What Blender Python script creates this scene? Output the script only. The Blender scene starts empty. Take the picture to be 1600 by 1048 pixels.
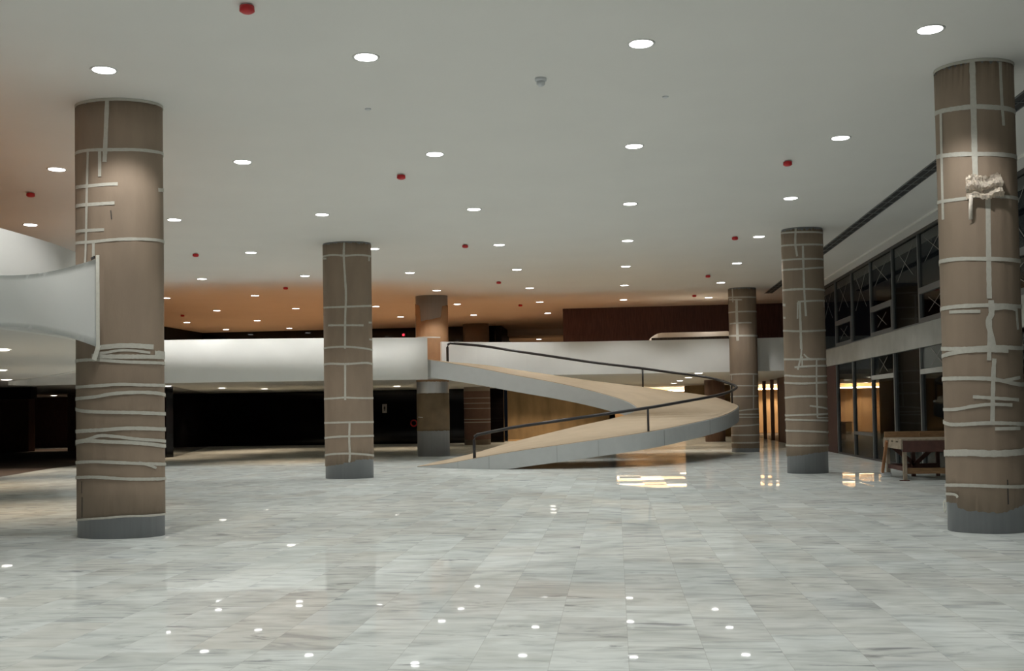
import bpy, bmesh, math, random
from math import pi, sin, cos, sqrt
from mathutils import Vector, Matrix

scn = bpy.context.scene
COL = scn.collection

# ------------------------------------------------------------------ camera
CAM = bpy.data.cameras.new('camera')
cam = bpy.data.objects.new('camera', CAM)
COL.objects.link(cam)
scn.camera = cam
R_ = Vector((0.99521933, 0.09622017, -0.01673793))
U_ = Vector((0.01967333, -0.02963979, 0.99936702))
F_ = Vector((-0.09566316, 0.99491867, 0.03139106))
m4 = Matrix((( R_.x, U_.x, -F_.x, 0.0), (R_.y, U_.y, -F_.y, 0.0), (R_.z, U_.z, -F_.z, 1.6), (0, 0, 0, 1)))
cam.matrix_world = m4
CAM.sensor_fit = 'HORIZONTAL'
CAM.sensor_width = 36.0
CAM.lens = 1679.1 / 1600 * 36.0
CAM.shift_y = (589.37 - 524.0) / 1600
CAM.clip_end = 300

# ------------------------------------------------------------------ world, exposure
W = bpy.data.worlds.new('night')
scn.world = W
W.use_nodes = True
W.node_tree.nodes['Background'].inputs[0].default_value = (0.010, 0.012, 0.016, 1)
W.node_tree.nodes['Background'].inputs[1].default_value = 0.25
vs = scn.view_settings
vs.view_transform = 'Standard'
vs.look = 'None'
vs.exposure = 0.0
vs.gamma = 1.0
vs.use_curve_mapping = False

LAMP_W = 252.0          # hall downlights
SOFFIT_W = 240.0         # small downlights under the mezzanine
FOYER_W = 230.0
COVE_E = 24.0
HALL_COL = (1.0, 0.985, 0.945)
WARM_COL = (1.0, 0.75, 0.51)

H = 5.873               # hall ceiling
GX = 7.45               # glazed front
MZ = 3.33               # mezzanine floor
PT = 4.09               # parapet top

# ------------------------------------------------------------------ material helpers
def lin(c):
    return tuple(((x / 255) / 12.92 if x / 255 <= .04045 else ((x / 255 + .055) / 1.055) ** 2.4) for x in c)

def mat(name, col=(.5, .5, .5), rough=.6, metal=0.0, noise=0.0, nscale=4.0, stretch=(1, 1, 1), bump=0.0, bscale=20.0, spec=.5, emit=None, estr=0.0):
    m = bpy.data.materials.new(name)
    m.use_nodes = True
    nt = m.node_tree
    b = nt.nodes['Principled BSDF']
    b.inputs['Base Color'].default_value = (*col, 1)
    b.inputs['Roughness'].default_value = rough
    b.inputs['Metallic'].default_value = metal
    b.inputs['Specular IOR Level'].default_value = spec
    if emit:
        b.inputs['Emission Color'].default_value = (*emit, 1)
        b.inputs['Emission Strength'].default_value = estr
    tc = mp = None
    if noise or bump:
        tc = nt.nodes.new('ShaderNodeTexCoord')
        mp = nt.nodes.new('ShaderNodeMapping')
        mp.inputs['Scale'].default_value = stretch
        nt.links.new(tc.outputs['Object'], mp.inputs['Vector'])
    if noise:
        n = nt.nodes.new('ShaderNodeTexNoise')
        n.inputs['Scale'].default_value = nscale
        n.inputs['Detail'].default_value = 6
        nt.links.new(mp.outputs[0], n.inputs['Vector'])
        r = nt.nodes.new('ShaderNodeValToRGB')
        r.color_ramp.elements[0].position = .3
        r.color_ramp.elements[1].position = .7
        r.color_ramp.elements[0].color = (*[c * (1 - noise) for c in col], 1)
        r.color_ramp.elements[1].color = (*[min(1, c * (1 + noise)) for c in col], 1)
        nt.links.new(n.outputs['Fac'], r.inputs[0])
        nt.links.new(r.outputs[0], b.inputs['Base Color'])
    if bump:
        n2 = nt.nodes.new('ShaderNodeTexNoise')
        n2.inputs['Scale'].default_value = bscale
        n2.inputs['Detail'].default_value = 4
        nt.links.new(mp.outputs[0], n2.inputs['Vector'])
        bp = nt.nodes.new('ShaderNodeBump')
        bp.inputs['Strength'].default_value = bump
        bp.inputs['Distance'].default_value = .02
        nt.links.new(n2.outputs['Fac'], bp.inputs['Height'])
        nt.links.new(bp.outputs[0], b.inputs['Normal'])
    return m

def glass_mat(name, tint, rough=.01):
    m = bpy.data.materials.new(name)
    m.use_nodes = True
    nt = m.node_tree
    nt.nodes.remove(nt.nodes['Principled BSDF'])
    out = nt.nodes['Material Output']
    tr = nt.nodes.new('ShaderNodeBsdfTransparent')
    tr.inputs[0].default_value = (*tint, 1)
    gl = nt.nodes.new('ShaderNodeBsdfGlossy')
    gl.inputs['Roughness'].default_value = rough
    gl.inputs[0].default_value = (.28, .30, .30, 1)
    fr = nt.nodes.new('ShaderNodeFresnel')
    fr.inputs[0].default_value = 1.5
    mx = nt.nodes.new('ShaderNodeMixShader')
    hf = nt.nodes.new('ShaderNodeMath'); hf.operation = 'MULTIPLY'; hf.inputs[1].default_value = .55   # two faces to each pane
    nt.links.new(fr.outputs[0], hf.inputs[0])
    nt.links.new(hf.outputs[0], mx.inputs[0])
    nt.links.new(tr.outputs[0], mx.inputs[1])
    nt.links.new(gl.outputs[0], mx.inputs[2])
    nt.links.new(mx.outputs[0], out.inputs[0])
    return m

def marble_mat():
    m = bpy.data.materials.new('polished_marble_tiles')
    m.use_nodes = True
    nt = m.node_tree
    N, L = nt.nodes, nt.links
    b = N['Principled BSDF']
    tc = N.new('ShaderNodeTexCoord')
    # tile index: columns 0.5 m wide in X, slabs of 1.0 m along Y, each column offset by its own random amount
    sep = N.new('ShaderNodeSeparateXYZ')
    L.new(tc.outputs['Object'], sep.inputs[0])
    def mth(op, a, bb=None, clamp=False):
        n = N.new('ShaderNodeMath'); n.operation = op; n.use_clamp = clamp
        for i, v in enumerate((a, bb)):
            if v is None: continue
            if isinstance(v, (int, float)): n.inputs[i].default_value = v
            else: L.new(v, n.inputs[i])
        return n.outputs[0]
    xs = mth('DIVIDE', mth('SUBTRACT', sep.outputs[0], .05), .5)
    ix = mth('FLOOR', xs)
    fx = mth('FRACT', xs)
    wn0 = N.new('ShaderNodeTexWhiteNoise'); wn0.noise_dimensions = '1D'
    L.new(ix, wn0.inputs['W'])
    ys = mth('ADD', mth('DIVIDE', sep.outputs[1], .85), wn0.outputs['Value'])
    iy = mth('FLOOR', ys)
    fy = mth('FRACT', ys)
    cmb = N.new('ShaderNodeCombineXYZ')
    L.new(ix, cmb.inputs[0]); L.new(iy, cmb.inputs[1])
    wn = N.new('ShaderNodeTexWhiteNoise'); wn.noise_dimensions = '2D'
    L.new(cmb.outputs[0], wn.inputs['Vector'])
    # joints
    ex = mth('MINIMUM', fx, mth('SUBTRACT', 1.0, fx))
    ey = mth('MINIMUM', fy, mth('SUBTRACT', 1.0, fy))
    jx = mth('LESS_THAN', mth('MULTIPLY', ex, .5), .0022)
    jy = mth('LESS_THAN', mth('MULTIPLY', ey, .85), .0022)
    joint = mth('MAXIMUM', jx, jy)
    # per tile shifted coordinates, veins stretched along X
    sc = N.new('ShaderNodeVectorMath'); sc.operation = 'SCALE'; sc.inputs['Scale'].default_value = 37.0
    L.new(wn.outputs['Color'], sc.inputs[0])
    ad = N.new('ShaderNodeVectorMath'); ad.operation = 'ADD'
    L.new(tc.outputs['Object'], ad.inputs[0]); L.new(sc.outputs[0], ad.inputs[1])
    mp = N.new('ShaderNodeMapping')
    mp.inputs['Rotation'].default_value = (0, 0, .09)
    mp.inputs['Scale'].default_value = (.9, 3.4, 1)
    L.new(ad.outputs[0], mp.inputs['Vector'])
    n1 = N.new('ShaderNodeTexNoise'); n1.inputs['Scale'].default_value = 1.6; n1.inputs['Detail'].default_value = 8; n1.inputs['Distortion'].default_value = 1.3
    L.new(mp.outputs[0], n1.inputs['Vector'])
    n2 = N.new('ShaderNodeTexNoise'); n2.inputs['Scale'].default_value = .9; n2.inputs['Detail'].default_value = 10; n2.inputs['Roughness'].default_value = .62; n2.inputs['Distortion'].default_value = 1.8
    L.new(mp.outputs[0], n2.inputs['Vector'])
    r1 = N.new('ShaderNodeValToRGB')
    e = r1.color_ramp.elements
    e[0].position, e[0].color = .28, (.42, .445, .45, 1)
    e[1].position, e[1].color = .72, (.69, .725, .71, 1)
    x = r1.color_ramp.elements.new(.46); x.color = (.585, .62, .61, 1)
    L.new(n1.outputs['Fac'], r1.inputs[0])
    # dark grey veins
    r2 = N.new('ShaderNodeValToRGB')
    e = r2.color_ramp.elements
    e[0].position, e[0].color = .30, (1, 1, 1, 1)
    e[1].position, e[1].color = .40, (0, 0, 0, 1)
    L.new(n2.outputs['Fac'], r2.inputs[0])
    mx = N.new('ShaderNodeMix'); mx.data_type = 'RGBA'
    L.new(mth('MULTIPLY', r2.outputs[0], .75), mx.inputs['Factor'])
    L.new(r1.outputs[0], mx.inputs['A'])
    mx.inputs['B'].default_value = (.20, .21, .225, 1)
    n3 = N.new('ShaderNodeTexNoise'); n3.inputs['Scale'].default_value = 1.4; n3.inputs['Detail'].default_value = 5; n3.inputs['Distortion'].default_value = .8
    L.new(ad.outputs[0], n3.inputs['Vector'])
    r4 = N.new('ShaderNodeValToRGB')
    e = r4.color_ramp.elements
    e[0].position, e[0].color = .30, (.84, .835, .82, 1)
    e[1].position, e[1].color = .62, (1.02, 1.02, 1.02, 1)
    L.new(n3.outputs['Fac'], r4.inputs[0])
    m4_ = N.new('ShaderNodeMix'); m4_.data_type = 'RGBA'; m4_.blend_type = 'MULTIPLY'; m4_.inputs['Factor'].default_value = 1
    L.new(mx.outputs['Result'], m4_.inputs['A']); L.new(r4.outputs[0], m4_.inputs['B'])
    # some tiles are warmer or greyer than others
    r3 = N.new('ShaderNodeValToRGB')
    e = r3.color_ramp.elements
    e[0].position, e[0].color = 0, (.90, .905, .91, 1)
    e[1].position, e[1].color = 1, (1.02, 1.03, 1.03, 1)
    x = e.new(.22); x.color = (.97, .95, .925, 1)
    x = e.new(.45); x.color = (.97, .985, .985, 1)
    L.new(wn.outputs['Value'], r3.inputs[0])
    mu = N.new('ShaderNodeMix'); mu.data_type = 'RGBA'; mu.blend_type = 'MULTIPLY'; mu.inputs['Factor'].default_value = 1
    L.new(m4_.outputs['Result'], mu.inputs['A']); L.new(r3.outputs[0], mu.inputs['B'])
    mj = N.new('ShaderNodeMix'); mj.data_type = 'RGBA'
    L.new(mth('MULTIPLY', joint, .30), mj.inputs['Factor'])
    L.new(mu.outputs['Result'], mj.inputs['A'])
    mj.inputs['B'].default_value = (.25, .23, .21, 1)
    # every slab lies a hair out of level, so reflections break from slab to slab
    sb = N.new('ShaderNodeVectorMath'); sb.operation = 'SUBTRACT'; sb.inputs[1].default_value = (.5, .5, .5)
    L.new(wn.outputs['Color'], sb.inputs[0])
    tl = N.new('ShaderNodeVectorMath'); tl.operation = 'MULTIPLY'; tl.inputs[1].default_value = (.006, .010, 0)
    L.new(sb.outputs[0], tl.inputs[0])
    geo = N.new('ShaderNodeNewGeometry')
    nn = N.new('ShaderNodeVectorMath'); nn.operation = 'ADD'
    L.new(geo.outputs['Normal'], nn.inputs[0]); L.new(tl.outputs[0], nn.inputs[1])
    no = N.new('ShaderNodeVectorMath'); no.operation = 'NORMALIZE'
    L.new(nn.outputs[0], no.inputs[0])
    N.remove(b)
    df = N.new('ShaderNodeBsdfDiffuse'); df.inputs['Roughness'].default_value = .3
    L.new(mj.outputs['Result'], df.inputs['Color'])
    gl = N.new('ShaderNodeBsdfGlossy'); gl.inputs['Roughness'].default_value = .022
    gl.inputs['Color'].default_value = (.95, .96, .96, 1)
    L.new(no.outputs[0], gl.inputs['Normal'])
    fr = N.new('ShaderNodeFresnel'); fr.inputs[0].default_value = 1.45
    # a trodden, dusty polish: the mirror stays well short of full
    fac = mth('MINIMUM', mth('MULTIPLY', fr.outputs[0], .50), .27)
    ms = N.new('ShaderNodeMixShader')
    L.new(fac, ms.inputs[0]); L.new(df.outputs[0], ms.inputs[1]); L.new(gl.outputs[0], ms.inputs[2])
    L.new(ms.outputs[0], N['Material Output'].inputs[0])
    return m

M = {}
M['marble'] = marble_mat()
M['ceiling'] = mat('ceiling_paint', (.80, .79, .755), .85, noise=.015, nscale=.7)
M['white'] = mat('white_plaster', (.80, .81, .79), .7, noise=.02, nscale=1.5, bump=.04, bscale=9)
M['sheet'] = mat('white_sheet', (.88, .90, .89), .6, noise=.015, nscale=2)
M['soffit'] = mat('soffit_paint', (.74, .73, .70), .85)
M['kraft'] = mat('kraft_board', (.27, .205, .15), .75, noise=.10, nscale=3.0, stretch=(1, 1, .35), bump=.25, bscale=14)
M['kraft_orange'] = mat('orange_kraft_board', (.36, .205, .105), .7, noise=.08, nscale=3.0, bump=.2, bscale=14)
M['kraft_dark'] = mat('brown_board', (.20, .14, .08), .7, noise=.12, nscale=3.0)
M['tape'] = mat('masking_tape', (.50, .485, .43), .55, noise=.06, nscale=30)
M['tape_grey'] = mat('grey_tape', (.30, .29, .27), .6)
M['tape_pale'] = mat('pale_tape', (.68, .67, .60), .55, noise=.05, nscale=30)
M['paper'] = mat('crumpled_paper', (.86, .78, .68), .7, noise=.08, nscale=20, bump=.4, bscale=40)
M['steel'] = mat('brushed_steel', (.46, .46, .47), .36, metal=.8, noise=.05, nscale=30, stretch=(1, 1, .03))
M['steel_dull'] = mat('dull_steel_cladding', (.30, .31, .32), .5, metal=.35, noise=.05, nscale=20, stretch=(1, 1, .05))
M['steel_brown'] = mat('dull_brown_steel', (.30, .25, .20), .4, metal=.4)
M['wrap_red'] = mat('reddish_brown_board', (.15, .085, .065), .75, noise=.1)
M['mezz_floor'] = mat('orange_brown_floor_sheet', (.36, .18, .07), .75, noise=.08, nscale=1.5)
M['ramp_floor'] = mat('tan_floor_sheet', (.43, .345, .24), .75, noise=.05, nscale=2.0, bump=.08, bscale=6)
M['ramp_body'] = mat('grey_ramp_cladding', (.46, .485, .485), .55, noise=.03, nscale=4.0)
M['joint_grey'] = mat('grey_joint', (.27, .28, .28), .6)
M['black_metal'] = mat('black_painted_steel', (.022, .02, .022), .35)
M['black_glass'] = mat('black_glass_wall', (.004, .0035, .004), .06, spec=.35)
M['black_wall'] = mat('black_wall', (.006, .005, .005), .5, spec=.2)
M['dark_wood'] = mat('dark_brown_panel', (.085, .043, .038), .6, noise=.3, nscale=8, stretch=(6, 6, .3), spec=.25)
M['wood_pillar'] = mat('brown_wood_cladding', (.22, .135, .10), .55, noise=.2, nscale=6, stretch=(5, 5, .4), spec=.25)
M['brown_wall'] = mat('stained_brown_wall', (.26, .175, .085), .8, noise=.28, nscale=1.2, stretch=(1.5, 1.5, .5))
M['tan_wall'] = mat('tan_board_wall', (.60, .40, .21), .75, noise=.06, nscale=2)
M['lens'] = mat('lamp_lens', (.9, .9, .9), .4, emit=(1, .985, .96), estr=14.0)
M['lens_small'] = mat('small_lamp_lens', (.9, .9, .9), .4, emit=(1, .94, .85), estr=12.0)
M['trim_ring'] = mat('white_trim_ring', (.72, .72, .70), .5)
M['cove'] = mat('cove_tube', (.9, .8, .6), .5, emit=(1, .80, .52), estr=COVE_E)
M['red'] = mat('red_plastic', (.55, .02, .025), .45)
M['red_led'] = mat('red_led', (.6, .02, .03), .4, emit=(1, .03, .06), estr=2.5)
M['white_plastic'] = mat('white_plastic', (.62, .64, .66), .45)
M['slot_dark'] = mat('dark_slot', (.035, .035, .035), .7)
M['alu'] = mat('grey_aluminium', (.20, .21, .215), .45, metal=.55, noise=.04, nscale=10)
M['dark_frame'] = mat('dark_bronze_frame', (.065, .062, .062), .45, metal=.4)
M['spandrel'] = mat('dusty_grey_panel', (.46, .46, .43), .75, noise=.10, nscale=2.0)
M['glass'] = glass_mat('window_glass', (.95, .96, .96))
M['night'] = mat('night_exterior', (.030, .017, .015), .85, noise=.3, nscale=.6)
M['ext_paving'] = mat('exterior_paving', (.16, .12, .09), .7, noise=.1, nscale=2)
M['dark_carpet'] = mat('dark_brown_carpet', (.075, .055, .045), .9, noise=.1, nscale=3)
M['wood'] = mat('rough_timber', (.27, .155, .075), .75, noise=.25, nscale=6, stretch=(1, 8, 8))
M['wood_red'] = mat('reddish_timber', (.10, .045, .035), .75, noise=.25, nscale=6)
M['wood_pale'] = mat('cement_splashed_timber', (.34, .28, .21), .8, noise=.25, nscale=9)
M['wood_strut'] = mat('orange_timber', (.36, .17, .075), .7, noise=.15, nscale=7)
M['tarp'] = mat('pale_plastic_cover', (.50, .40, .29), .6, noise=.06, nscale=4, bump=.3, bscale=5)
M['tarp_edge'] = mat('dark_fringe', (.06, .045, .035), .8, noise=.5, nscale=14, stretch=(3, 3, .4))
M['sign'] = mat('white_sign_plate', (.45, .42, .40), .5)
M['sign_mark'] = mat('dark_sign_mark', (.03, .03, .03), .5)

# ------------------------------------------------------------------ mesh helpers
def obj(name, bm, m, parent=None, smooth=False, loc=None):
    me = bpy.data.meshes.new(name)
    bmesh.ops.recalc_face_normals(bm, faces=bm.faces)
    bm.to_mesh(me); bm.free()
    if smooth:
        for p in me.polygons: p.use_smooth = True
    for mm in (m if isinstance(m, (list, tuple)) else [m]): me.materials.append(mm)
    o = bpy.data.objects.new(name, me)
    COL.objects.link(o)
    if parent: o.parent = parent
    if loc: o.location = loc
    return o

def tag(o, label, cat, group=None, kind=None):
    o['label'] = label; o['category'] = cat
    if group: o['group'] = group
    if kind: o['kind'] = kind
    return o

def thing(name, label, cat, loc=(0, 0, 0), rz=0, group=None, kind=None):
    o = bpy.data.objects.new(name, None)
    o.empty_display_size = .2
    COL.objects.link(o)
    o.location = loc; o.rotation_euler = (0, 0, rz)
    return tag(o, label, cat, group, kind)

def struct(name, bm, m, label, cat, smooth=False):
    return tag(obj(name, bm, m, smooth=smooth), label, cat, kind='structure')

def box(bm, x0, x1, y0, y1, z0, z1, bev=0.0, mi=0):
    r = bmesh.ops.create_cube(bm, size=1)
    vs_ = r['verts']
    for v in vs_:
        v.co = Vector((x0 + (v.co.x + .5) * (x1 - x0), y0 + (v.co.y + .5) * (y1 - y0), z0 + (v.co.z + .5) * (z1 - z0)))
    fs = set(f for v in vs_ for f in v.link_faces)
    for f in fs: f.material_index = mi
    if bev:
        es = list(set(e for v in vs_ for e in v.link_edges))
        bmesh.ops.bevel(bm, geom=es, offset=bev, segments=2, affect='EDGES', profile=.6)
    return vs_

def bar(bm, a, b, w, h=None, up=(0, 0, 1)):
    """rectangular bar from a to b"""
    h = h or w
    a, b = Vector(a), Vector(b)
    d = (b - a).normalized()
    u = Vector(up)
    if abs(d.dot(u)) > .98: u = Vector((0, 1, 0))
    s = d.cross(u).normalized(); t = s.cross(d).normalized()
    vs_ = []
    for p in (a, b):
        for i, j in ((-1, -1), (1, -1), (1, 1), (-1, 1)):
            vs_.append(bm.verts.new(p + s * (i * w / 2) + t * (j * h / 2)))
    bm.faces.new(vs_[:4][::-1]); bm.faces.new(vs_[4:])
    for k in range(4):
        bm.faces.new((vs_[k], vs_[(k + 1) % 4], vs_[4 + (k + 1) % 4], vs_[4 + k]))

def tube(bm, pts, r, seg=10, close=False):
    pts = [Vector(p) for p in pts]
    n = len(pts); rings = []
    for i, p in enumerate(pts):
        if close: d = pts[(i + 1) % n] - pts[i - 1]
        else: d = pts[min(i + 1, n - 1)] - pts[max(i - 1, 0)]
        d.normalize()
        u = Vector((0, 0, 1)) if abs(d.z) < .95 else Vector((1, 0, 0))
        s = d.cross(u).normalized(); t = s.cross(d)
        rings.append([bm.verts.new(p + s * (r * cos(2 * pi * k / seg)) + t * (r * sin(2 * pi * k / seg))) for k in range(seg)])
    for i in range(n if close else n - 1):
        A, B = rings[i], rings[(i + 1) % n]
        for k in range(seg): bm.faces.new((A[k], A[(k + 1) % seg], B[(k + 1) % seg], B[k]))
    if not close:
        bm.faces.new(rings[0][::-1]); bm.faces.new(rings[-1])

def lathe(bm, prof, seg=32, cx=0, cy=0, rx=1.0, ry=1.0, cap=True, mi=0):
    rings = []
    for r, z in prof:
        rings.append([bm.verts.new((cx + r * rx * cos(2 * pi * k / seg), cy + r * ry * sin(2 * pi * k / seg), z)) for k in range(seg)])
    fs = []
    for A, B in zip(rings, rings[1:]):
        for k in range(seg): fs.append(bm.faces.new((A[k], A[(k + 1) % seg], B[(k + 1) % seg], B[k])))
    if cap:
        fs.append(bm.faces.new(rings[0][::-1])); fs.append(bm.faces.new(rings[-1]))
    for f in fs: f.material_index = mi

def prism(bm, poly, z0, z1):
    a = [bm.verts.new((x, y, z0)) for x, y in poly]
    b = [bm.verts.new((x, y, z1)) for x, y in poly]
    n = len(poly)
    bm.faces.new(a[::-1]); bm.faces.new(b)
    for k in range(n): bm.faces.new((a[k], a[(k + 1) % n], b[(k + 1) % n], b[k]))

def spline(pts, n):
    """Catmull-Rom through pts, n steps a span"""
    P = [Vector(p) for p in pts]
    out = []
    for i in range(len(P) - 1):
        p0 = P[max(i - 1, 0)]; p1 = P[i]; p2 = P[i + 1]; p3 = P[min(i + 2, len(P) - 1)]
        d1 = max((p1 - p0).length, 1e-6) ** .5; d2 = max((p2 - p1).length, 1e-6) ** .5; d3 = max((p3 - p2).length, 1e-6) ** .5
        m1 = (p2 - p1) + d2 * ((p1 - p0) / d1 - (p2 - p0) / (d1 + d2)) if i > 0 else (p2 - p1)
        m2 = (p2 - p1) + d2 * ((p3 - p2) / d3 - (p3 - p1) / (d2 + d3)) if i < len(P) - 2 else (p2 - p1)
        for k in range(n):
            t = k / n; t2 = t * t; t3 = t2 * t
            out.append(p1 * (2 * t3 - 3 * t2 + 1) + m1 * (t3 - 2 * t2 + t) + p2 * (-2 * t3 + 3 * t2) + m2 * (t3 - t2))
    out.append(P[-1])
    return out

def wall_strip(bm, line, th, z0f, z1f):
    """upright band along a plan line; thickness th to the left of its direction"""
    L = [Vector((x, y)) for x, y in line]
    off = []
    for i, p in enumerate(L):
        d = (L[min(i + 1, len(L) - 1)] - L[max(i - 1, 0)]).normalized()
        off.append(p + Vector((-d.y, d.x)) * th)
    rings = []
    for q, (p, o) in enumerate(zip(L, off)):
        z0 = z0f(q) if callable(z0f) else z0f
        z1 = z1f(q) if callable(z1f) else z1f
        rings.append([bm.verts.new((p.x, p.y, z0)), bm.verts.new((p.x, p.y, z1)), bm.verts.new((o.x, o.y, z1)), bm.verts.new((o.x, o.y, z0))])
    for A, B in zip(rings, rings[1:]):
        for k in range(4): bm.faces.new((A[k], A[(k + 1) % 4], B[(k + 1) % 4], B[k]))
    bm.faces.new(rings[0][::-1]); bm.faces.new(rings[-1])

def new(): return bmesh.new()

def dup(root, loc, label, group=None, name=None):
    r = root.copy(); COL.objects.link(r); r.location = loc; r['label'] = label
    if group: r['group'] = group
    for ch in list(root.children):
        c = ch.copy(); COL.objects.link(c); c.parent = r
        for g in ch.children:
            d = g.copy(); COL.objects.link(d); d.parent = c
    return r

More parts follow.
